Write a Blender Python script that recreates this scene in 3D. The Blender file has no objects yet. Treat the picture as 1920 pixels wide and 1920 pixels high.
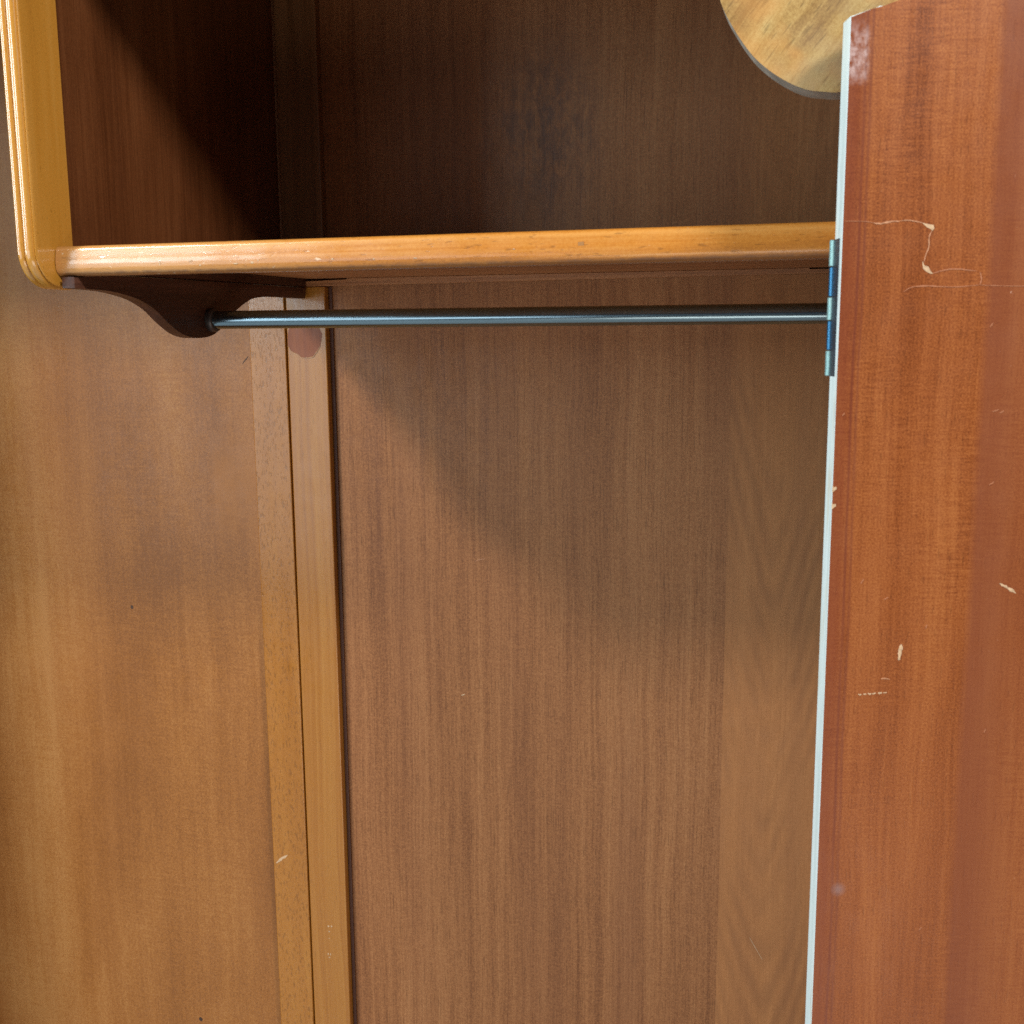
import bpy, bmesh, math, random
from mathutils import Vector, Matrix
random.seed(7)
SC = bpy.context.scene
COL = SC.collection

# ------------------------------------------------------------------ camera, world, lamps, exposure
# All measurements below are metres from the camera's standpoint; T puts the wardrobe's base at the origin.
T = Vector((0.28, -0.86, 1.45))
cam_d = bpy.data.cameras.new('camera')
cam = bpy.data.objects.new('camera', cam_d); COL.objects.link(cam)
cam_d.sensor_fit = 'HORIZONTAL'; cam_d.sensor_width = 36.0; cam_d.lens = 36.0 * 2071.86 / 1920.0
cam_d.clip_start = 0.02; cam_d.clip_end = 100
YAW, PIT, ROL = math.radians(16.042), math.radians(9.368), math.radians(-0.473)
F0 = Vector((-math.sin(YAW), math.cos(YAW), 0)); R0 = Vector((math.cos(YAW), math.sin(YAW), 0)); U0 = Vector((0, 0, 1))
F = F0 * math.cos(PIT) - U0 * math.sin(PIT); U1 = U0 * math.cos(PIT) + F0 * math.sin(PIT)
Rr = R0 * math.cos(ROL) + U1 * math.sin(ROL); Uu = U1 * math.cos(ROL) - R0 * math.sin(ROL)
m = Matrix((Rr, Uu, -F)).transposed().to_4x4(); m.translation = T
cam.matrix_world = m
SC.camera = cam
cam_d.dof.use_dof = True; cam_d.dof.focus_distance = 1.02; cam_d.dof.aperture_fstop = 22.0

w = bpy.data.worlds.new('World'); SC.world = w; w.use_nodes = True
w.node_tree.nodes['Background'].inputs[0].default_value = (0.80, 0.88, 1.0, 1)
w.node_tree.nodes['Background'].inputs[1].default_value = 0.12

def area(name, a, look, sx, sy, power, col, along=None):
    d = bpy.data.lights.new(name, 'AREA'); d.shape = 'RECTANGLE'; d.size = sx; d.size_y = sy
    d.energy = power; d.color = col
    o = bpy.data.objects.new(name, d); COL.objects.link(o)
    a = Vector(a); z = (a - Vector(look)).normalized()
    x = Vector(along).normalized() if along else U0.cross(z).normalized()
    y = z.cross(x).normalized(); x = y.cross(z).normalized()
    mm = Matrix((x, y, z)).transposed().to_4x4(); mm.translation = a + T
    o.matrix_world = mm
    return o
# two ceiling lamps (the left one throws the shelf's slanting shadow), windows to the left, an added low fill lamp for bounce off the floor
area('ceiling_lamp', (-1.75, -0.53, 1.30), (-0.5, 1.0, -0.2), 0.34, 0.22, 44, (1.0, 0.92, 0.82), along=(1, 0, 0))
area('ceiling_lamp', (1.30, -0.53, 1.30), (-0.3, 0.9, -0.2), 0.50, 0.26, 53, (1.0, 0.92, 0.82), along=(1, 0, 0))
area('window_lamp', (-2.2, -1.78, 0.66), (-0.5, 0.7, 0.1), 0.55, 1.0, 29, (0.72, 0.91, 1.0))
area('side_window_lamp', (-2.7, -0.1, 0.45), (-0.5, 0.7, 0.1), 0.5, 1.2, 26, (0.62, 0.88, 1.0))
area('lower_window_lamp', (-2.2, -1.9, -0.47), (-0.4, 0.9, -0.47), 2.6, 0.94, 22, (0.84, 0.94, 1.0))
area('bounce_fill_lamp', (0.2, -0.95, -1.38), (-0.35, 1.0, -0.25), 1.7, 0.9, 17, (1.0, 0.90, 0.78))
SC.view_settings.view_transform = 'Standard'; SC.view_settings.look = 'None'
SC.view_settings.exposure = 0.0; SC.view_settings.gamma = 1.0
SC.render.engine = 'CYCLES'
SC.cycles.use_denoising = False
SC.cycles.max_bounces = 8

# ------------------------------------------------------------------ node helpers
class G:
    def __init__(s, name):
        s.m = bpy.data.materials.new(name); s.m.use_nodes = True
        s.t = s.m.node_tree; s.t.nodes.clear()
        s.out = s.n('ShaderNodeOutputMaterial'); s.b = s.n('ShaderNodeBsdfPrincipled')
        s.t.links.new(s.b.outputs[0], s.out.inputs[0])
    def n(s, k): return s.t.nodes.new(k)
    def put(s, sock, v):
        if isinstance(v, bpy.types.NodeSocket): s.t.links.new(v, sock)
        elif isinstance(v, (tuple, list)) and len(v) == 3 and sock.type == 'RGBA': sock.default_value = (*v, 1)
        else: sock.default_value = v
    def co(s, off=(0, 0, 0), rot=(0, 0, 0)):
        t = s.n('ShaderNodeTexCoord'); mp = s.n('ShaderNodeMapping')
        s.t.links.new(t.outputs['Object'], mp.inputs[0])
        mp.inputs['Location'].default_value = off; mp.inputs['Rotation'].default_value = rot
        return mp.outputs[0]
    def vm(s, v, k, op='MULTIPLY'):
        q = s.n('ShaderNodeVectorMath'); q.operation = op; s.put(q.inputs[0], v); q.inputs[1].default_value = k
        return q.outputs[0]
    def vadd(s, v, u):
        q = s.n('ShaderNodeVectorMath'); q.operation = 'ADD'; s.put(q.inputs[0], v); s.put(q.inputs[1], u); return q.outputs[0]
    def noise(s, v, sc, det=2.0, rough=0.5, dist=0.0, lo=None, hi=None):
        q = s.n('ShaderNodeTexNoise'); s.put(q.inputs['Vector'], s.vm(v, sc)); q.inputs['Scale'].default_value = 1.0
        q.inputs['Detail'].default_value = det; q.inputs['Roughness'].default_value = rough; q.inputs['Distortion'].default_value = dist
        return q.outputs[0] if lo is None else s.mr(q.outputs[0], lo, hi)
    def mr(s, v, a, b, c=0.0, d=1.0, smooth=False):
        q = s.n('ShaderNodeMapRange'); q.clamp = True
        if smooth: q.interpolation_type = 'SMOOTHSTEP'
        s.put(q.inputs[0], v)
        for i, x in enumerate((a, b, c, d)): q.inputs[i + 1].default_value = x
        return q.outputs[0]
    def ma(s, op, a, b=0.0, c=0.0):
        q = s.n('ShaderNodeMath'); q.operation = op; s.put(q.inputs[0], a); s.put(q.inputs[1], b); s.put(q.inputs[2], c); return q.outputs[0]
    def xyz(s, v):
        q = s.n('ShaderNodeSeparateXYZ'); s.put(q.inputs[0], v); return q.outputs
    def mix(s, f, a, b, mode='MIX'):
        q = s.n('ShaderNodeMix'); q.data_type = 'RGBA'; q.blend_type = mode
        s.put(q.inputs[0], f); s.put(q.inputs[6], a); s.put(q.inputs[7], b); return q.outputs[2]
    def bump(s, h, strength, dist):
        q = s.n('ShaderNodeBump'); q.inputs['Strength'].default_value = strength; q.inputs['Distance'].default_value = dist
        s.put(q.inputs['Height'], h); return q.outputs[0]
    def done(s, col, rough, normal=None, metal=0.0, spec=0.5, coat=0.0, crough=0.15):
        s.put(s.b.inputs['Base Color'], col); s.put(s.b.inputs['Roughness'], rough); s.put(s.b.inputs['Metallic'], metal)
        s.b.inputs['Specular IOR Level'].default_value = spec
        s.b.inputs['Coat Weight'].default_value = coat; s.b.inputs['Coat Roughness'].default_value = crough
        if normal is not None: s.put(s.b.inputs['Normal'], normal)
        return s.m
OFF = tuple(-T)

def ax(scale, axis):
    a, l = scale     # across, along the grain
    return {'z': (a, a, l), 'x': (l, a, a), 'y': (a, l, a)}[axis]

def wood(name, dark, mid, light, axis='z', stain=(5, 0.9), stain_amt=0.5, streak=(70, 1.3), streak_amt=0.5, fine=(420, 7), fine_amt=0.5,
         pore=(900, 70), pore_cut=0.66, pore_amt=0.4, ripple=(30, 330), ripple_amt=0.0, speck_amt=0.25, spk=620, rough=0.42, coat=0.0, spec=0.5,
         off=OFF, rot=(0, 0, 0), bump=0.15, wavy=0.0, extra=None, crough=0.15):
    g = G(name); v = g.co(off, rot)
    wob = g.noise(v, (6, 6, 6), 2); wv = g.n('ShaderNodeCombineXYZ')
    g.put(wv.inputs[0], g.ma('MULTIPLY', g.ma('SUBTRACT', wob, 0.5), 0.012)); v2 = g.vadd(v, wv.outputs[0])
    S = g.noise(v2, ax(stain, axis), 3, 0.55, 0.3, 0.28, 0.72)
    M = g.noise(v2, ax(streak, axis), 4, 0.6, 0.0, 0.28, 0.72)
    Fi = g.noise(v2, ax(fine, axis), 3, 0.65, 0.0, 0.25, 0.75)
    P = g.noise(v, ax(pore, axis), 1, 0.5, 0.0, pore_cut, pore_cut + 0.09)
    K = g.noise(v, (spk, spk, spk), 2, 0.6, 0.0, 0.25, 0.75)
    f = g.ma('MULTIPLY_ADD', g.ma('SUBTRACT', S, 0.5), stain_amt, 0.5)
    f = g.ma('ADD', f, g.ma('MULTIPLY', g.ma('SUBTRACT', M, 0.5), streak_amt))
    f = g.ma('ADD', f, g.ma('MULTIPLY', g.ma('SUBTRACT', Fi, 0.5), fine_amt))
    f = g.ma('ADD', f, g.ma('MULTIPLY', g.ma('SUBTRACT', K, 0.5), speck_amt))
    if ripple_amt:
        Rp = g.noise(v2, ax(ripple, axis), 3, 0.6, 0.2, 0.3, 0.7)
        Rm = g.noise(v, (11, 11, 7), 2, 0.5, 0, 0.4, 0.62)
        f = g.ma('ADD', f, g.ma('MULTIPLY', g.ma('MULTIPLY', g.ma('SUBTRACT', Rp, 0.5), ripple_amt), Rm))
    r = g.n('ShaderNodeValToRGB'); e = r.color_ramp.elements
    e[0].position = 0.05; e[0].color = (*dark, 1); e[1].position = 0.95; e[1].color = (*light, 1)
    x = e.new(0.5); x.color = (*mid, 1)
    g.put(r.inputs[0], f); c = r.outputs[0]
    c = g.mix(g.ma('MULTIPLY', P, pore_amt), c, tuple(k * 0.35 for k in dark))
    if extra: c = extra(g, v, c)
    h = g.ma('SUBTRACT', g.ma('MULTIPLY', Fi, 0.6), g.ma('MULTIPLY', P, 0.6))
    if wavy: h = g.ma('ADD', h, g.ma('MULTIPLY', g.noise(v, ax((130, 28), axis), 3, 0.55), wavy))
    ro = g.ma('MULTIPLY_ADD', g.ma('SUBTRACT', g.noise(v, (60, 60, 60), 3), 0.5), 0.25, g.ma('MULTIPLY_ADD', g.ma('SUBTRACT', M, 0.5), 0.12, rough))
    return g.done(c, ro, g.bump(h, bump, 0.0004), spec=spec, coat=coat, crough=crough)

# ------------------------------------------------------------------ materials
def back_extra(g, v, c):
    o = g.xyz(v)
    right = g.mr(o[0], -0.0916, -0.0904)
    # a second veneer leaf right of the seam: slightly paler, with faint nested cathedral arches
    wob = g.ma('MULTIPLY', g.ma('SUBTRACT', g.noise(v, (30, 30, 5), 3), 0.5), 1.5)
    dx = g.ma('SUBTRACT', o[0], -0.048)
    par = g.ma('MULTIPLY', g.ma('SQRT', g.ma('ADD', g.ma('MULTIPLY', dx, dx), 0.00004)), -3.6)
    ph = g.ma('MULTIPLY', g.ma('ADD', g.ma('ADD', o[2], par), g.ma('MULTIPLY', wob, 0.06)), 130.0)
    arch = g.mr(g.ma('SINE', ph), -1, 1)
    arch = g.ma('MULTIPLY', arch, g.noise(v, (22, 22, 7), 2, 0.5, 0, 0.34, 0.6))
    leaf = g.mix(g.ma('MULTIPLY', arch, 0.42), g.mix(0.52, c, (0.46, 0.205, 0.074)), (0.21, 0.092, 0.040))
    c2 = g.mix(g.ma('MULTIPLY', right, g.mr(o[2], 0.30, -0.25, 0.3, 1.0)), c, leaf)
    # darker brown heart running down the middle leaves
    band = g.noise(v, (16, 16, 0.8), 2, 0.5, 0.4, 0.42, 0.68)
    c2 = g.mix(g.ma('MULTIPLY', band, 0.30), c2, (0.20, 0.082, 0.040))
    # dark scuffed patch at the back of the shelf
    dv = g.n('ShaderNodeVectorMath'); dv.operation = 'DISTANCE'; g.put(dv.inputs[0], g.vm(v, (1.0, 0, 0.75))); dv.inputs[1].default_value = (-0.275, 0, 0.142)
    pt = g.ma('MULTIPLY', g.mr(dv.outputs['Value'], 0.085, 0.015, smooth=True), g.noise(v, (130, 130, 60), 4, 0.65, 0.4, 0.36, 0.60))
    return g.mix(g.ma('MULTIPLY', pt, 0.62), c2, (0.085, 0.050, 0.040))
BACK = wood('back_veneer', (0.175, 0.068, 0.027), (0.30, 0.127, 0.049), (0.405, 0.190, 0.078), stain=(9, 0.8), stain_amt=0.45, streak=(85, 1.6),
            streak_amt=0.34, fine=(480, 6), fine_amt=0.42, pore=(820, 34), pore_cut=0.60, pore_amt=0.34, ripple=(30, 460), ripple_amt=0.12,
            speck_amt=0.60, rough=0.46, spec=0.22, extra=back_extra)
def wall_extra(g, v, c):
    o = g.xyz(v)
    # worn orange patch beside the corner post
    a = g.ma('MULTIPLY', g.mr(o[0], -0.656, -0.648), g.mr(g.ma('ADD', o[2], g.ma('MULTIPLY', g.noise(v, (90, 90, 40), 3), 0.08)), -0.20, -0.14))
    a = g.ma('MULTIPLY', a, g.mr(o[2], -0.10, -0.15))
    c = g.mix(g.ma('MULTIPLY', a, 0.55), c, (0.33, 0.135, 0.034))
    rd = g.noise(v, (5, 3.5, 2.2), 2, 0.5, 0, 0.45, 0.7)
    return g.mix(g.ma('MULTIPLY', rd, 0.35), c, (0.26, 0.105, 0.035))
WALL = wood('wall_veneer', (0.20, 0.076, 0.019), (0.305, 0.123, 0.031), (0.395, 0.190, 0.060), stain=(7, 2.2), stain_amt=0.75, streak=(40, 1.4), streak_amt=0.24,
            fine=(260, 9), fine_amt=0.2, pore=(700, 80), pore_cut=0.68, pore_amt=0.3, ripple=(25, 400), ripple_amt=0.2, speck_amt=0.65, rough=0.36, spec=0.33, extra=wall_extra)
LINING = wood('mahogany_lining', (0.058, 0.018, 0.006), (0.108, 0.036, 0.012), (0.16, 0.058, 0.020), stain=(6, 2), streak=(50, 3), speck_amt=0.3, pore_amt=0.3, rough=0.32)
FLECK = wood('flecked_beech', (0.26, 0.094, 0.012), (0.345, 0.135, 0.018), (0.41, 0.18, 0.030), stain=(14, 2.0), stain_amt=0.35, streak=(90, 4), streak_amt=0.25,
             fine=(300, 30), fine_amt=0.2, pore=(560, 150), pore_cut=0.575, pore_amt=0.36, speck_amt=0.35, bump=0.3, rough=0.30, coat=0.12)
BEECH = wood('straight_beech', (0.24, 0.087, 0.012), (0.335, 0.132, 0.019), (0.41, 0.187, 0.036), stain=(20, 0.6), stain_amt=0.4, streak=(130, 0.9), streak_amt=0.65,
             fine=(420, 12), fine_amt=0.2, pore=(800, 90), pore_cut=0.66, pore_amt=0.25, speck_amt=0.2, rough=0.30, coat=0.12)
def lip_extra(g, v, c):
    o = g.xyz(v)
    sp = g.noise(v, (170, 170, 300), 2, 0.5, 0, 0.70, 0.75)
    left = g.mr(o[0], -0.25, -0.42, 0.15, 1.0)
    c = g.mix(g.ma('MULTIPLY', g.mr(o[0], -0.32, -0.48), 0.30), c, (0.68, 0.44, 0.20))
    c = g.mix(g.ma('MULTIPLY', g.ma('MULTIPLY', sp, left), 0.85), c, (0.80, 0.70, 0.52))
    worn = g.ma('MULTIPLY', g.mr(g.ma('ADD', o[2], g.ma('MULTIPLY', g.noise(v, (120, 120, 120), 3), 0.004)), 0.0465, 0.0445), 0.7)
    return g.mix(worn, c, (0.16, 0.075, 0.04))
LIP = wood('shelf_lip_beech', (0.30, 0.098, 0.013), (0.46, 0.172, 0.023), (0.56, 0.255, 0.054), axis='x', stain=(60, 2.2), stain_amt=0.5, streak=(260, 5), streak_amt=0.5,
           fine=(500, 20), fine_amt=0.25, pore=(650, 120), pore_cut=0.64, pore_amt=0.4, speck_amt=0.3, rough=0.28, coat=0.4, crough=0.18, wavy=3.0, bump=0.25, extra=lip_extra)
STILE = wood('stile_beech', (0.37, 0.160, 0.022), (0.49, 0.225, 0.031), (0.55, 0.28, 0.056), stain=(40, 3), stain_amt=0.5, streak=(150, 4), streak_amt=0.25, fine=(400, 20), fine_amt=0.15,
             pore=(500, 200), pore_cut=0.68, pore_amt=0.4, speck_amt=0.3, rough=0.24, coat=1.0, crough=0.10, bump=0.0)
DARKWD = wood('dark_brown_wood', (0.032, 0.011, 0.006), (0.062, 0.021, 0.011), (0.105, 0.037, 0.020), axis='y', stain=(20, 3), streak=(90, 4), speck_amt=0.4, pore_amt=0.2, rough=0.5)
SHADEGAP = wood('shadow_gap_wood', (0.045, 0.014, 0.008), (0.075, 0.026, 0.014), (0.11, 0.040, 0.022), speck_amt=0.3, pore_amt=0.2, rough=0.5)  # for the strip that stands in for the shadowed gap beside the post
SHADEPOST = wood('shaded_post_wood', (0.12, 0.054, 0.019), (0.20, 0.093, 0.035), (0.28, 0.14, 0.058), speck_amt=0.3, pore_amt=0.2, rough=0.4)  # upper post: the compartment's shade is put into the wood colour
RAILWD = wood('rail_wood', (0.22, 0.085, 0.030), (0.36, 0.150, 0.054), (0.46, 0.22, 0.09), axis='x', stain=(40, 2), streak=(200, 4), speck_amt=0.3, rough=0.5)
def door_extra(g, v, c):
    o = g.xyz(v)
    wav = g.ma('MULTIPLY', g.ma('SUBTRACT', g.noise(v, (4, 4, 7), 2), 0.5), 0.004)
    s = g.ma('ADD', o[0], wav)
    def line(x0, wd):
        return g.mr(g.ma('ABSOLUTE', g.ma('SUBTRACT', s, x0)), wd, wd * 0.2)
    lm = g.noise(v, (200, 200, 14), 2, 0.5, 0, 0.3, 0.6)
    c = g.mix(g.ma('MULTIPLY', line(0.0088, 0.0012), g.ma('MULTIPLY_ADD', lm, 0.3, 0.35)), c, (0.12, 0.028, 0.018))
    c = g.mix(g.ma('MULTIPLY', line(0.0118, 0.0011), g.ma('MULTIPLY_ADD', lm, 0.25, 0.30)), c, (0.13, 0.032, 0.02))
    edge = g.mr(s, 0.0135, 0.004)
    c = g.mix(g.ma('MULTIPLY', edge, 0.60), c, (0.165, 0.034, 0.015))
    band = g.ma('MULTIPLY', g.mr(s, 0.0762, 0.0812), g.mr(s, 0.116, 0.090, 0.35, 1.0))
    c = g.mix(g.ma('MULTIPLY', band, 0.68), c, (0.175, 0.048, 0.022))
    # scuffed, greyed lacquer at the top hinge corner and a few faint rubs
    sc = g.ma('MULTIPLY', g.ma('MULTIPLY', g.mr(o[2], 0.124, 0.132), g.mr(o[2], 0.158, 0.146)), g.ma('MULTIPLY', g.mr(o[0], 0.0112, 0.0085), g.noise(v, (260, 260, 190), 3, 0.6, 0, 0.36, 0.62)))
    c = g.mix(g.ma('MULTIPLY', sc, 0.55), c, (0.62, 0.50, 0.50))
    rub = g.noise(v, (420, 420, 260), 2, 0.6, 0, 0.71, 0.76)
    rm = g.noise(v, (18, 18, 11), 2, 0.5, 0, 0.5, 0.7)
    c = g.mix(g.ma('MULTIPLY', g.ma('MULTIPLY', rub, rm), 0.5), c, (0.62, 0.42, 0.32))
    d = g.n('ShaderNodeVectorMath'); d.operation = 'DISTANCE'; g.put(d.inputs[0], v); d.inputs[1].default_value = (0.0128, 0, -0.3271)
    low = g.ma('MULTIPLY', g.mr(o[2], -0.05, -0.45), g.noise(v, (20, 20, 6), 2, 0.5, 0, 0.25, 0.6))  # lower door darker and redder: falloff of light put into the colour
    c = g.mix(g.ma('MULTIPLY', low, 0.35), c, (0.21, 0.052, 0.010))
    return g.mix(g.ma('MULTIPLY', g.mr(d.outputs['Value'], 0.005, 0.001), 0.5), c, (0.25, 0.17, 0.17))
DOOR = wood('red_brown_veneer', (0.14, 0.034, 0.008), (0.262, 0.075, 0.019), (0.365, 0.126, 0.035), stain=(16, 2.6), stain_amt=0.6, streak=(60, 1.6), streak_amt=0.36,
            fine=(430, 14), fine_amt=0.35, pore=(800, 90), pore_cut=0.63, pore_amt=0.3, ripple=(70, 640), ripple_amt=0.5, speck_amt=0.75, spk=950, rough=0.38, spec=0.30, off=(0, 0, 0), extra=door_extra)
def apron_extra(g, v, c):
    v = g.co(OFF); o = g.xyz(v)
    gx = g.ma('ADD', g.ma('MULTIPLY', o[0], 12.0), g.ma('MULTIPLY', o[2], -14.0))
    gr = g.ma('MULTIPLY', g.mr(gx, -2.75, -2.0), g.noise(v, (45, 45, 60), 3, 0.5, 0, 0.3, 0.6))
    c = g.mix(g.ma('MULTIPLY', gr, 0.55), c, (0.27, 0.19, 0.12))
    tn = g.noise(v, (28, 28, 34), 2, 0.5, 0.2, 0.45, 0.62)
    return g.mix(g.ma('MULTIPLY', tn, 0.45), c, (0.52, 0.25, 0.07))
APRON = wood('pale_frieze_veneer', (0.22, 0.122, 0.040), (0.355, 0.222, 0.075), (0.46, 0.325, 0.13), stain=(34, 9), stain_amt=1.0, streak=(150, 9), streak_amt=0.35, fine=(420, 25), fine_amt=0.4,
             pore=(700, 80), pore_cut=0.61, pore_amt=0.45, speck_amt=0.5, spk=900, rough=0.4, rot=(0, math.radians(-38), 0), extra=apron_extra)

def simple(name, col, rough, metal=0.0, var=0.15, sc=(90, 90, 90), spec=0.5, bump=0.0, coat=0.0, off=OFF):
    g = G(name); v = g.co(off)
    a = g.noise(v, sc, 4, 0.6, 0, 0.3, 0.7)
    c = g.mix(a, tuple(k * (1 - var) for k in col), tuple(min(1, k * (1 + var)) for k in col))
    ro = g.ma('MULTIPLY_ADD', g.ma('SUBTRACT', a, 0.5), 0.15, rough)
    return g.done(c, ro, g.bump(a, bump, 0.0003) if bump else None, metal, spec, coat)
def pale_edge():
    g = G('pale_worn_edge'); v = g.co((0, 0, 0))
    c = g.mix(g.noise(v, (260, 260, 9), 4, 0.6, 0, 0.35, 0.68), (0.62, 0.73, 0.75), (0.52, 0.62, 0.62))
    c = g.mix(g.ma('MULTIPLY', g.noise(v, (500, 500, 26), 3, 0.6, 0, 0.60, 0.70), 0.65), c, (0.30, 0.34, 0.33))
    c = g.mix(g.ma('MULTIPLY', g.noise(v, (90, 90, 14), 3, 0.6, 0, 0.58, 0.70), 0.5), c, (0.52, 0.47, 0.34))
    return g.done(c, 0.45, g.bump(g.noise(v, (400, 400, 60), 3), 0.2, 0.0004))
PALE = pale_edge()
APEDGE = simple('grey_edge', (0.30, 0.28, 0.24), 0.5, var=0.25, sc=(60, 60, 200))
ROD = simple('gunmetal_steel', (0.21, 0.29, 0.335), 0.2, 1.0, 0.06, sc=(5, 60, 60))
COLLAR = simple('dark_bronze', (0.085, 0.072, 0.068), 0.42, 0.7, 0.2)
TEAL = simple('dull_zinc', (0.24, 0.39, 0.38), 0.45, 0.55, 0.22, sc=(500, 500, 500), bump=0.2)
BLUE = simple('blue_reflection_steel', (0.035, 0.13, 0.235), 0.32, 0.8, 0.2, sc=(300, 300, 60))  # blue reflection on the shiny knuckles put into the base colour
LEAF = simple('dark_hinge_steel', (0.055, 0.075, 0.10), 0.4, 0.7, 0.3, off=(0, 0, 0))
BARE = simple('bare_chipped_wood', (0.52, 0.36, 0.22), 0.7, var=0.3, sc=(500, 500, 500), off=(0, 0, 0))
CRACK = simple('cracked_lacquer', (0.44, 0.215, 0.115), 0.6, var=0.3, sc=(600, 600, 600), off=(0, 0, 0))
FAINT = simple('rubbed_lacquer', (0.36, 0.14, 0.065), 0.6, var=0.2, sc=(600, 600, 600), off=(0, 0, 0))
DOT = simple('dark_mark', (0.05, 0.025, 0.015), 0.6, var=0.2)
NICK = simple('dented_wood', (0.33, 0.15, 0.04), 0.6, var=0.2)
CARC = wood('carcass_wood', (0.14, 0.055, 0.02), (0.24, 0.10, 0.04), (0.33, 0.15, 0.07), rough=0.4)
PATCH = wood('lifted_varnish', (0.19, 0.060, 0.028), (0.24, 0.080, 0.037), (0.29, 0.105, 0.048), streak=(130, 1), pore_amt=0.2, rough=0.45, spec=0.25)
g = G('pale_concrete'); v = g.co((0, 0, 0))
FLOORM = g.done(g.mix(g.noise(v, (3, 3, 3), 5, 0.6, 0, 0.3, 0.7), (0.34, 0.36, 0.37), (0.44, 0.46, 0.47)), 0.5, g.bump(g.noise(v, (60, 60, 60), 4), 0.1, 0.001))

# ------------------------------------------------------------------ mesh helpers
def link(name, bm, mats, parent=None, smooth=False, shift=True, loc=None, label=None):
    if shift:
        for vv in bm.verts: vv.co += T
    bmesh.ops.recalc_face_normals(bm, faces=bm.faces)
    me = bpy.data.meshes.new(name); bm.to_mesh(me); bm.free()
    for mt in (mats if isinstance(mats, (list, tuple)) else [mats]): me.materials.append(mt)
    if smooth:
        for p in me.polygons: p.use_smooth = True
    o = bpy.data.objects.new(name, me); COL.objects.link(o)
    if parent is not None: o.parent = parent
    if loc is not None: o.location = loc
    if label: o['label'] = label
    return o
def box(bm, x0, x1, y0, y1, z0, z1, bev=0.0012, seg=2):
    r = bmesh.ops.create_cube(bm, size=1.0)
    for vv in r['verts']:
        vv.co = Vector(((x0 + x1) / 2 + vv.co.x * (x1 - x0), (y0 + y1) / 2 + vv.co.y * (y1 - y0), (z0 + z1) / 2 + vv.co.z * (z1 - z0)))
    if bev:
        es = {e for vv in r['verts'] for e in vv.link_edges}
        bmesh.ops.bevel(bm, geom=list(es), offset=bev, segments=seg, affect='EDGES', profile=0.5)
    return bm
def B(*a, **k): return box(bmesh.new(), *a, **k)
def prism(pts, f0, f1, bev=0.0):
    """pts: outline; f0/f1 turn an outline point into the near and far 3-D points"""
    bm = bmesh.new()
    a = [bm.verts.new(f0(*p)) for p in pts]; b = [bm.verts.new(f1(*p)) for p in pts]
    bm.faces.new(a); bm.faces.new(b[::-1])
    n = len(pts)
    for i in range(n): bm.faces.new((a[i], b[i], b[(i + 1) % n], a[(i + 1) % n]))
    if bev:
        sa = set(a); es = [e for e in bm.edges if (e.verts[0] in sa) == (e.verts[1] in sa)]
        bmesh.ops.bevel(bm, geom=es, offset=bev, segments=2, affect='EDGES', profile=0.5)
    return bm
def cyl(bm, c, axis, prof, seg=32):
    """lathe: prof = [(t along the axis, radius)]"""
    c = Vector(c); axis = Vector(axis).normalized(); u = axis.orthogonal().normalized(); vv = axis.cross(u)
    rings = []
    for t, r in prof:
        rings.append([bm.verts.new(c + axis * t + (u * math.cos(k * 2 * math.pi / seg) + vv * math.sin(k * 2 * math.pi / seg)) * r) for k in range(seg)])
    for A, C_ in zip(rings, rings[1:]):
        for k in range(seg): bm.faces.new((A[k], A[(k + 1) % seg], C_[(k + 1) % seg], C_[k]))
    bm.faces.new(rings[0][::-1]); bm.faces.new(rings[-1])
    return bm
def smooth_curve(pts, n=8):
    out = []
    P = [Vector(p) for p in pts]
    for i in range(len(P) - 1):
        p0 = P[max(i - 1, 0)]; p1 = P[i]; p2 = P[i + 1]; p3 = P[min(i + 2, len(P) - 1)]
        for k in range(n):
            t = k / n
            out.append(0.5 * ((2 * p1) + (p2 - p0) * t + (2 * p0 - 5 * p1 + 4 * p2 - p3) * t * t + (3 * p1 - p0 - 3 * p2 + p3) * t ** 3))
    out.append(P[-1])
    return out
def sharp(o, ang=35):
    for p in o.data.polygons: p.use_smooth = True
    bm = bmesh.new(); bm.from_mesh(o.data)
    for e in bm.edges:
        if len(e.link_faces) == 2 and e.calc_face_angle(0) > math.radians(ang): e.smooth = False
    bm.to_mesh(o.data); bm.free()
    return o

# ------------------------------------------------------------------ floor
bm = bmesh.new(); bmesh.ops.create_grid(bm, x_segments=2, y_segments=2, size=6.0)
o = link('floor', bm, FLOORM, shift=False); o['kind'] = 'structure'; o['label'] = 'pale grey floor under the wooden wardrobe'

# ------------------------------------------------------------------ wardrobe
W = bpy.data.objects.new('wardrobe', None); COL.objects.link(W)
W['label'] = 'old brown wooden wardrobe with open door, upper shelf and hanging rail'; W['category'] = 'wardrobe'
XL, XW, XG, XR = -1.15, -0.5935, -0.55, 0.004          # left wall, left edge of the middle posts, groove between them, right wall
YF, YP, YB = 0.634, 1.062, 1.072           # front, face of the corner posts, face of the back panel
ZB, ZT = -1.36, 0.62
link('side_panel', B(XL - 0.018, XL, YF, 1.10, -1.45, ZT), CARC, W)
link('side_panel', B(XR, XR + 0.018, 0.688, 1.10, -1.45, ZT), CARC, W)
wl = link('back_panel', B(XL + 0.0005, XW + 0.012, YB - 0.0004, YB + 0.008, ZB - 0.02, ZT - 0.001, bev=0), WALL, W, label='tan veneered back panel of the left half')
link('back_panel', B(XW + 0.0125, XR - 0.0005, YB, YB + 0.008, ZB - 0.02, ZT - 0.001, bev=0), BACK, W)
link('post', B(XW + 0.0004, XG - 0.0011, YP, YB - 0.0002, ZB + 0.001, 0.0525, bev=0.0009), FLECK, W, label='beech post with dark dash flecks')
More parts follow.
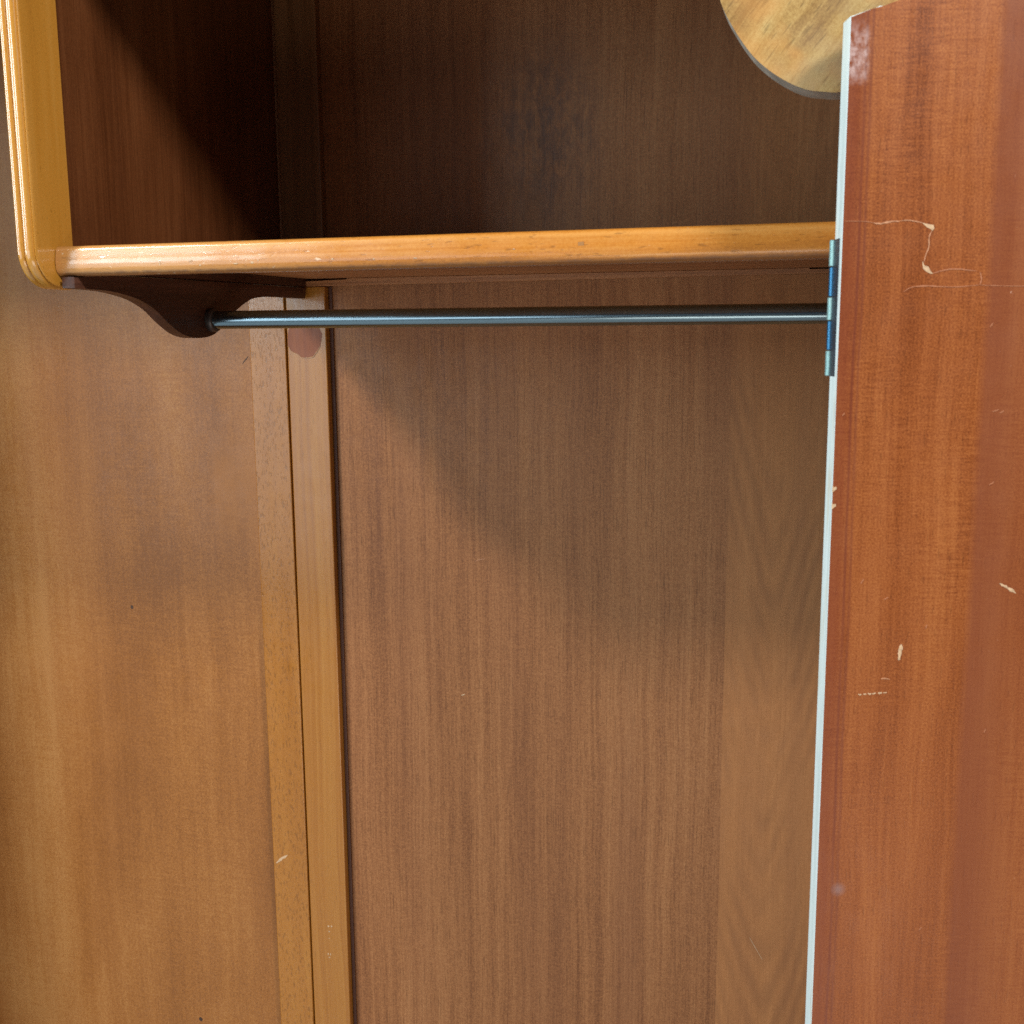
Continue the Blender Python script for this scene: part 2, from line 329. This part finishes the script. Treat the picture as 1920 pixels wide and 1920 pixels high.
post = link('post', B(XG + 0.0010, -0.504, YP - 0.0004, YB - 0.0002, ZB + 0.001, 0.0455, bev=0.0011), BEECH, W, label='beech post with straight fine grain')
link('post', B(XG + 0.0010, -0.504, YP - 0.0004, YB - 0.0002, 0.0624, ZT - 0.02, bev=0.0011), SHADEPOST, W, label='upper post with shade put into its colour')
link('shadow_gap_strip', B(-0.5036, -0.4998, 1.0695, YB - 0.0002, ZB + 0.001, 0.0455, bev=0.0006), SHADEGAP, W, label='dark strip standing in for the shadowed gap beside the beech post')
link('bottom_panel', B(XL + 0.0003, XR - 0.0003, 0.69, YB - 0.0005, ZB - 0.02, ZB), CARC, W)
link('top_panel', B(XL + 0.0003, XR - 0.0003, 0.69, YB - 0.0005, ZT - 0.019, ZT - 0.001), CARC, W)
link('plinth', B(XL + 0.0003, XR + 0.018, 0.668, 0.686, -1.45, ZB - 0.021), CARC, W)

# frieze across the top front, its right end a rounded drop
cur = smooth_curve([(0.05, 0.165), (0.03, 0.142), (0.015, 0.132), (0.0, 0.1279), (-0.0093, 0.1285), (-0.0194, 0.1304), (-0.0311, 0.1361), (-0.043, 0.1448), (-0.052, 0.1545),
                    (-0.0618, 0.1694), (-0.0673, 0.1811), (-0.0715, 0.197), (-0.0745, 0.24), (-0.080, 0.285), (-0.098, 0.318), (-0.13, 0.333), (-0.17, 0.335)], 5)
out = [(p.x, p.y) for p in cur] + [(XL + 0.0003, 0.335), (XL + 0.0003, 0.619), (0.05, 0.619)]
fr = link('frieze', prism(out, lambda x, z: (x, 0.664, z), lambda x, z: (x, 0.685, z), 0.0014), [APRON, APEDGE], W, label='pale golden frieze with rounded drop')
for p in fr.data.polygons:
    if abs(p.normal.y) < 0.5: p.material_index = 1

# ---- left wall of the shelf compartment and its reeded front stile
link('compartment_side', B(-0.5665, -0.5512, 0.7272, YP - 0.0006, 0.0425, ZT - 0.02, bev=0.0006), LINING, W, label='dark red brown side of the shelf compartment')
def stile():
    bm = bmesh.new()
    yF, zb, rad, yE = 0.6858, 0.0335, 0.026, 0.7268
    prof = [(-0.5500, 0.0040), (-0.5500, 0.0018), (-0.5502, 0.0008), (-0.5509, 0.0003), (-0.5518, 0.0009), (-0.5522, 0.0012)]
    for k in range(0, 9):        # wide reed
        a = math.pi * k / 8; prof.append((-0.5562 + 0.0040 * math.cos(a), 0.0012 - 0.0026 * math.sin(a)))
    for k in range(1, 9):        # narrow outer reed
        a = math.pi * k / 8; prof.append((-0.5633 + 0.0031 * math.cos(a), 0.0012 - 0.0021 * math.sin(a)))
    prof += [(-0.5667, 0.0022), (-0.5667, 0.0040)]
    path = [((yF, 0.599), (-1, 0))]
    for z in (0.30, 0.15): path.append(((yF, z), (-1, 0)))
    for k in range(13):
        a = math.pi / 2 * k / 12
        path.append(((yF + rad - rad * math.cos(a), zb + rad - rad * math.sin(a)), (-math.cos(a), -math.sin(a))))
    path.append(((yE, zb), (0, -1)))
    rings = []
    for (y, z), (ny, nz) in path:
        rings.append([bm.verts.new((x, y - ny * d, z - nz * d)) for x, d in prof])
    for A, C_ in zip(rings, rings[1:]):
        for i in range(len(prof) - 1): bm.faces.new((A[i], A[i + 1], C_[i + 1], C_[i]))
    inn = [r[0] for r in rings]; ou = [r[-1] for r in rings]
    ci = bm.verts.new((-0.55, yE, 0.599)); co_ = bm.verts.new((-0.5667, yE, 0.599))
    bm.faces.new(inn + [ci]); bm.faces.new(ou + [co_])
    bm.faces.new(rings[-1] + [co_, ci]); bm.faces.new(rings[0] + [co_, ci])
    return bm
sharp(link('stile', stile(), STILE, W, label='reeded golden beech stile with rounded foot'), 50)

# ---- shelf
SH = link('shelf', B(-0.5508, XR - 0.0004, 0.716, YB - 0.0004, 0.0535, 0.0620, bev=0.0004), RAILWD, W)
prof = []
yl, zt, zbm = 0.7050, 0.0631, 0.0416
for k in range(0, 7): a = math.pi / 2 * k / 6; prof.append((yl + 0.0058 - 0.0045 * math.sin(a), zt - 0.004 + 0.004 * math.cos(a)))
prof += [(yl + 0.0006, zt - 0.0075), (yl + 0.0003, zt - 0.0098), (yl, zt - 0.0108)]
for k in range(1, 9): a = math.pi / 2 * k / 8; prof.append((yl + 0.0058 - 0.0058 * math.cos(a), zbm + 0.0075 - 0.0075 * math.sin(a)))
prof += [(yl + 0.0155, zbm), (yl + 0.0155, zt)]
bm = bmesh.new(); rings = []
NX = 60
for i in range(NX + 1):
    t = i / NX; x = -0.5494 + t * (XR - 0.0006 + 0.5494); dz = -0.0005 * t; wv = 0.00012 * math.sin(i * 1.3) + 0.0001 * random.uniform(-1, 1)
    rings.append([bm.verts.new((x, y + wv, z + dz)) for y, z in prof])
n = len(prof)
for A, C_ in zip(rings, rings[1:]):
    for i in range(n): bm.faces.new((A[i], A[(i + 1) % n], C_[(i + 1) % n], C_[i]))
bm.faces.new(rings[0]); bm.faces.new(rings[-1])
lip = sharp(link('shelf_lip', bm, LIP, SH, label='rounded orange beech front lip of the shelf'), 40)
# cleats under the shelf: the one on the back wall is notched at both ends
def zc(x): return 0.0458 + (x + 0.52) * 0.005
pts = [(-0.5265, zc(-0.5265)), (XR - 0.001, zc(0)), (XR - 0.001, 0.0522), (-0.022, 0.0517), (-0.0221, 0.0533), (-0.4785, 0.0533), (-0.4784, 0.0517), (-0.5265, 0.0510)]
link('cleat', prism(pts, lambda x, z: (x, 1.0605, z), lambda x, z: (x, YB - 0.0006, z), 0.0003), RAILWD, SH, label='back cleat with slots at its ends')
bm = bmesh.new()
K = 0.012 / 0.36
def bx(y): return -0.535 + (y - 0.70) * K
q = [(0.7205, 0.0445), (1.0600, 0.0453), (1.0600, 0.0533), (0.7205, 0.0533)]
link('cleat', prism(q, lambda y, z: (bx(y) - 0.0012, y, z), lambda y, z: (-0.5506, y, z), 0.0003), DARKWD, SH)

# ---- rod bracket (a shaped board hanging under the shelf's left end), hanging rail
low = smooth_curve([(0.7060, 0.0327), (0.742, 0.0318), (0.7636, 0.0293), (0.7813, 0.0258), (0.8001, 0.0187), (0.8172, 0.0081), (0.8352, -0.0008), (0.8544, -0.0047), (0.8749, -0.0040),
                    (0.8904, 0.0003), (0.906, 0.0095), (0.9202, 0.0181), (0.9392, 0.0266), (0.9587, 0.0318), (0.9987, 0.0338), (1.0560, 0.0334)], 5)
ol = [(p.x, p.y) for p in low] + [(1.0572, 0.0400), (1.0585, 0.0443), (0.9, 0.0442), (0.7220, 0.0434), (0.7208, 0.0408), (0.7060, 0.0408)]
BR = sharp(link('rail_bracket', prism(ol, lambda y, z: (bx(y), y, z), lambda y, z: (bx(y) - 0.0112, y, z), 0.0008), DARKWD, W, label='dark curved bracket holding the rail on the left'), 30)
RY, RZ, RRAD = 0.8804, 0.0106, 0.00785
rail = sharp(link('hanging_rail', cyl(bmesh.new(), (-0.529, RY, RZ), (1, 0, -0.0007), [(0, RRAD), (0.5325, RRAD)], 48), ROD, W, label='round gunmetal hanging rail'), 40)
link('rail_socket', cyl(bmesh.new(), (-0.5292, RY, RZ), (1, 0, 0), [(0, 0.0100), (0.0005, 0.0104), (0.0048, 0.0104), (0.0062, 0.0098), (0.0064, 0.0082)], 40), COLLAR, rail, smooth=True)

# ---- small marks on posts, wall and back panel: slivers of real thickness lying on the wood
def blob(pts, f0, f1): return prism(pts, f0, f1)
def on_y(y, h=0.0002): return (lambda a, b: (a, y - h, b)), (lambda a, b: (a, y + 0.0003, b))
def on_x(x, h=0.0002): return (lambda a, b: (x + h, a, b)), (lambda a, b: (x - 0.0003, a, b))
def stroke(pts, width, f, mat, name, parent, shift=True, taper=True, label=None, jag=0.35):
    P = smooth_curve(pts, 5); L = []; Rt = []
    for i, p in enumerate(P):
        d = (P[min(i + 1, len(P) - 1)] - P[max(i - 1, 0)]).normalized(); nn = Vector((-d.y, d.x))
        t = i / (len(P) - 1); wv = width * ((0.25 + 0.75 * math.sin(math.pi * t) ** 0.6) if taper else 1.0)
        L.append(p + nn * wv * (0.5 + random.uniform(-jag, jag) * 0.5)); Rt.append(p - nn * wv * (0.5 + random.uniform(-jag, jag) * 0.5))
    return link(name, prism([tuple(p) for p in L + Rt[::-1]], *f), mat, parent, shift=shift, label=label)
fp = on_y(YP - 0.0004)
for (x, z, a, b) in [(-0.5268, -0.6690, 0.0028, 0.0022), (-0.5230, -0.6685, 0.0020, 0.0030), (-0.5262, -0.6752, 0.0026, 0.0020), (-0.5265, -0.6838, 0.0018, 0.0012), (-0.5285, -0.7035, 0.0014, 0.0040), (-0.5255, -0.7035, 0.0014, 0.0034), (-0.5272, -0.7075, 0.0030, 0.0014)]:
    pts = [(x + a * 0.5 * math.cos(k) * random.uniform(0.6, 1.1), z + b * 0.5 * math.sin(k) * random.uniform(0.6, 1.1)) for k in [i * 2 * math.pi / 9 for i in range(9)]]
    link('paint_fleck', blob(pts, *fp), BARE, post)
stroke([(-0.5895, -0.6005), (-0.583, -0.5945), (-0.5750, -0.5890)], 0.0026, on_y(YP), BARE, 'scuff', bpy.data.objects['post'])
pp = [(-0.5478, -0.0030), (-0.5482, -0.0150), (-0.5440, -0.0205), (-0.5370, -0.0235), (-0.5320, -0.0270), (-0.5210, -0.0262), (-0.5170, -0.0225), (-0.5110, -0.0150), (-0.5085, -0.0030), (-0.5140, 0.0080), (-0.545, 0.0080)]
vp = link('varnish_patch', prism(pp, *on_y(YP - 0.0004, 0.0003)), PATCH, post, label='lifted mauve varnish patch')
stroke([(-0.5478, -0.0145), (-0.5440, -0.0208), (-0.5370, -0.0238), (-0.5320, -0.0274), (-0.5210, -0.0266), (-0.5165, -0.0226), (-0.5108, -0.0150)], 0.0011, on_y(YP - 0.0004, 0.0006), BEECH, 'varnish_rim', vp)
fw = on_y(YB - 0.0004)
def dot(y, z, r, f, par, nm):
    link(nm, blob([(y + r * math.cos(k) * random.uniform(0.7, 1.1), z + 1.3 * r * math.sin(k) * random.uniform(0.7, 1.1)) for k in [i * 2 * math.pi / 9 for i in range(9)]], *f), DOT, par)
dot(-0.7655, -0.3123, 0.0018, fw, wl, 'worm_hole'); dot(-0.7068, -0.8232, 0.0024, fw, wl, 'worm_hole')
stroke([(-0.6081, -0.0337), (-0.604, -0.0292), (-0.6007, -0.0258)], 0.0011, fw, DOT, 'scratch', wl)
bk = bpy.data.objects['back_panel.001']; fb = on_y(YB)
stroke([(-0.3660, -0.3845), (-0.3644, -0.3838), (-0.3620, -0.3826)], 0.0012, fb, BARE, 'scratch', bk)
stroke([(-0.0588, -0.6164), (-0.052, -0.628), (-0.0448, -0.6396)], 0.0006, fb, BARE, 'scratch', bk)
stroke([(-0.3491, -0.2376), (-0.343, -0.2352), (-0.3375, -0.2345)], 0.0006, fb, CRACK, 'scratch', bk)
# dents and pale nicks along the shelf lip
link('nick', blob([(-0.1575, 0.0546), (-0.1540, 0.0549), (-0.1536, 0.0522), (-0.1560, 0.0518), (-0.1577, 0.0526)], *on_y(yl + 0.0004, 0.0003)), NICK, lip)
fl2 = on_y(yl, 0.00025)
for (x, z, a, b) in [(-0.462, 0.0490, 0.0012, 0.0045), (-0.437, 0.0500, 0.0030, 0.0010), (-0.389, 0.0478, 0.0030, 0.0022), (-0.384, 0.0490, 0.0014, 0.0012), (-0.402, 0.0472, 0.0040, 0.0012), (-0.328, 0.0484, 0.0022, 0.0014), (-0.430, 0.0466, 0.0024, 0.0012), (-0.298, 0.0478, 0.0018, 0.0012), (-0.20, 0.0515, 0.0020, 0.0008), (-0.268, 0.0476, 0.0030, 0.0010)]:
    pts = [(x + a * 0.5 * math.cos(k) * random.uniform(0.5, 1.2), z + b * 0.5 * math.sin(k) * random.uniform(0.5, 1.2)) for k in [i * 2 * math.pi / 8 for i in range(8)]]
    link('nick', prism(pts, lambda a_, b_: (a_, yl - 0.0004 + max(0, 0.0495 - b_) * 0.18, b_), lambda a_, b_: (a_, yl + 0.004, b_)), BARE, lip)

# ------------------------------------------------------------------ the open door, swung right round on its hinges
ANG = math.radians(15)
P0 = Vector((0.0032, 0.632, 0)) + T
DW = 0.50
outl = [(0.0, -1.34), (DW, -1.34), (DW, 0.235), (0.30, 0.235), (0.16, 0.222), (0.09, 0.200), (0.045, 0.176), (0.0245, 0.1664), (0.0165, 0.1630), (0.0150, 0.1640), (0.0110, 0.1618), (0.0, 0.1590)]
bm = prism(outl, lambda s, z: (s, 0.0, z), lambda s, z: (s, 0.0145, z), 0.0006)
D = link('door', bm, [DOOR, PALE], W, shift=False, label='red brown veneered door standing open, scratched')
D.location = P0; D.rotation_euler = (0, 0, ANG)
for p in D.data.polygons:
    if p.normal.x < -0.6 or (p.normal.z > 0.5): p.material_index = 1
fd = (lambda s, z: (s, -0.0002, z)), (lambda s, z: (s, 0.0004, z))
def dstroke(pts, wd, mat, name='scratch', taper=True, jag=0.5): return stroke(pts, wd, fd, mat, name, D, shift=False, taper=taper, jag=jag)
dstroke([(0.0006, 0.0557), (0.0116, 0.0554), (0.0165, 0.0546)], 0.0004, FAINT, 'crack')
dstroke([(0.0165, 0.0546), (0.0200, 0.0543), (0.0257, 0.0553), (0.0300, 0.0553)], 0.0009, CRACK, 'crack')
dstroke([(0.0300, 0.0555), (0.0342, 0.0558), (0.0390, 0.0552), (0.0427, 0.0543)], 0.0006, CRACK, 'crack')
link('chip', prism([(0.0420, 0.0545), (0.0450, 0.0538), (0.0482, 0.0532), (0.0487, 0.0515), (0.0478, 0.0502), (0.0466, 0.0512), (0.0448, 0.0520)], *fd), BARE, D, shift=False)
dstroke([(0.0475, 0.0502), (0.0462, 0.0470), (0.0462, 0.0420), (0.0448, 0.0375), (0.0440, 0.0335)], 0.0006, CRACK, 'crack')
link('chip', prism([(0.0432, 0.0345), (0.0444, 0.0322), (0.0466, 0.0316), (0.0476, 0.0296), (0.0492, 0.0278), (0.0478, 0.0278), (0.0455, 0.0290), (0.0438, 0.0305)], *fd), BARE, D, shift=False)
dstroke([(0.049, 0.0280), (0.0554, 0.0297), (0.0624, 0.0302), (0.0725, 0.0290)], 0.0007, FAINT, 'crack')
dstroke([(0.0338, 0.0184), (0.0388, 0.0209), (0.0473, 0.0214), (0.0601, 0.0208), (0.0743, 0.0217)], 0.0006, FAINT, 'crack')
dstroke([(0.0743, 0.0217), (0.086, 0.0212), (0.115, 0.0207)], 0.0004, FAINT, 'crack')
dstroke([(0.0745, 0.0217), (0.0752, 0.0250), (0.0742, 0.0285)], 0.0006, FAINT, 'crack')
dstroke([(0.0955, -0.1426), (0.1000, -0.1452), (0.1048, -0.1482)], 0.0016, BARE)
dstroke([(0.0424, -0.1778), (0.0420, -0.1825), (0.0413, -0.1872)], 0.0020, BARE)
for x in (0.0192, 0.0222, 0.0247, 0.0272, 0.0305, 0.0335): dstroke([(x, -0.2074 + (x - .019) * .08 + random.uniform(-.0003, .0003)), (x + 0.0010, -0.2075 + (x - .019) * .08), (x + random.uniform(.0014, .0026), -0.2072 + (x - .019) * .08)], random.uniform(.0006, .0010), random.choice((BARE, CRACK)))
dstroke([(0.0318, -0.1981), (0.034, -0.1979), (0.037, -0.1984)], 0.0006, CRACK)
for (x, z, a, b) in [(0.0559, -0.1675, .0003, .0012), (0.0187, -0.1411, .0008, .0014), (0.0326, -0.1510, .0012, .0008), (0.0045, -0.0473, .0006, .0008), (0.0925, -0.2291, .0004, .0012),
                     (0.0871, -0.0458, .0018, .0006), (0.0905, -0.0466, .0012, .0006), (0.0875, -0.0860, .0014, .0010), (0.0822, 0.0005, .0008, .0012), (0.062, -0.352, .0008, .0010)]:
    dstroke([(x - a, z - b), (x, z), (x + a, z + b)], 0.0006, FAINT)
for z in (-0.0889, -0.0985):
    link('chip', prism([(0.0001, z + 0.0022), (0.0010, z + 0.0012), (0.0022, z + 0.0016), (0.0024, z + 0.0002), (0.0012, z - 0.0006), (0.0001, z - 0.0018)], *fd), BARE, D, shift=False)

# hinge: five knuckles on a pin, one leaf let into the door's edge
z0, z1 = 0.0474, -0.0271
def zz(v_): return z0 + (v_ - 450) / 255.0 * (z1 - z0)
H = link('hinge', B(-0.0003, 0.0006, 0.0042, 0.0149, z1 + 0.0002, z0 - 0.0002, bev=0.0002), LEAF, W, shift=False, label='steel hinge with five knuckles')
H.location = P0; H.rotation_euler = (0, 0, ANG)
HC = Vector((-0.0008, 0.6484, 0))
Hm = (Matrix.Translation(P0) @ Matrix.Rotation(ANG, 4, 'Z')).inverted()
for i, (a, b) in enumerate(((450, 500), (500, 556), (556, 600), (600, 656), (656, 705))):
    za, zb_ = zz(b), zz(a); r = 0.00245 if i % 2 == 0 else 0.00222; h = zb_ - za
    o = link('knuckle', cyl(bmesh.new(), HC + Vector((0, 0, za + 0.00015)), (0, 0, 1), [(0, r - 0.0004), (0.0004, r), (h - 0.0007, r), (h - 0.0003, r - 0.0004)], 24), TEAL if i % 2 == 0 else BLUE, None)
    sharp(o, 35); o.parent = H; o.matrix_parent_inverse = Matrix.Identity(4); o.matrix_local = Hm
    o['label'] = 'dull grey green knuckle' if i % 2 == 0 else 'shiny steel knuckle with blue reflection in its colour'
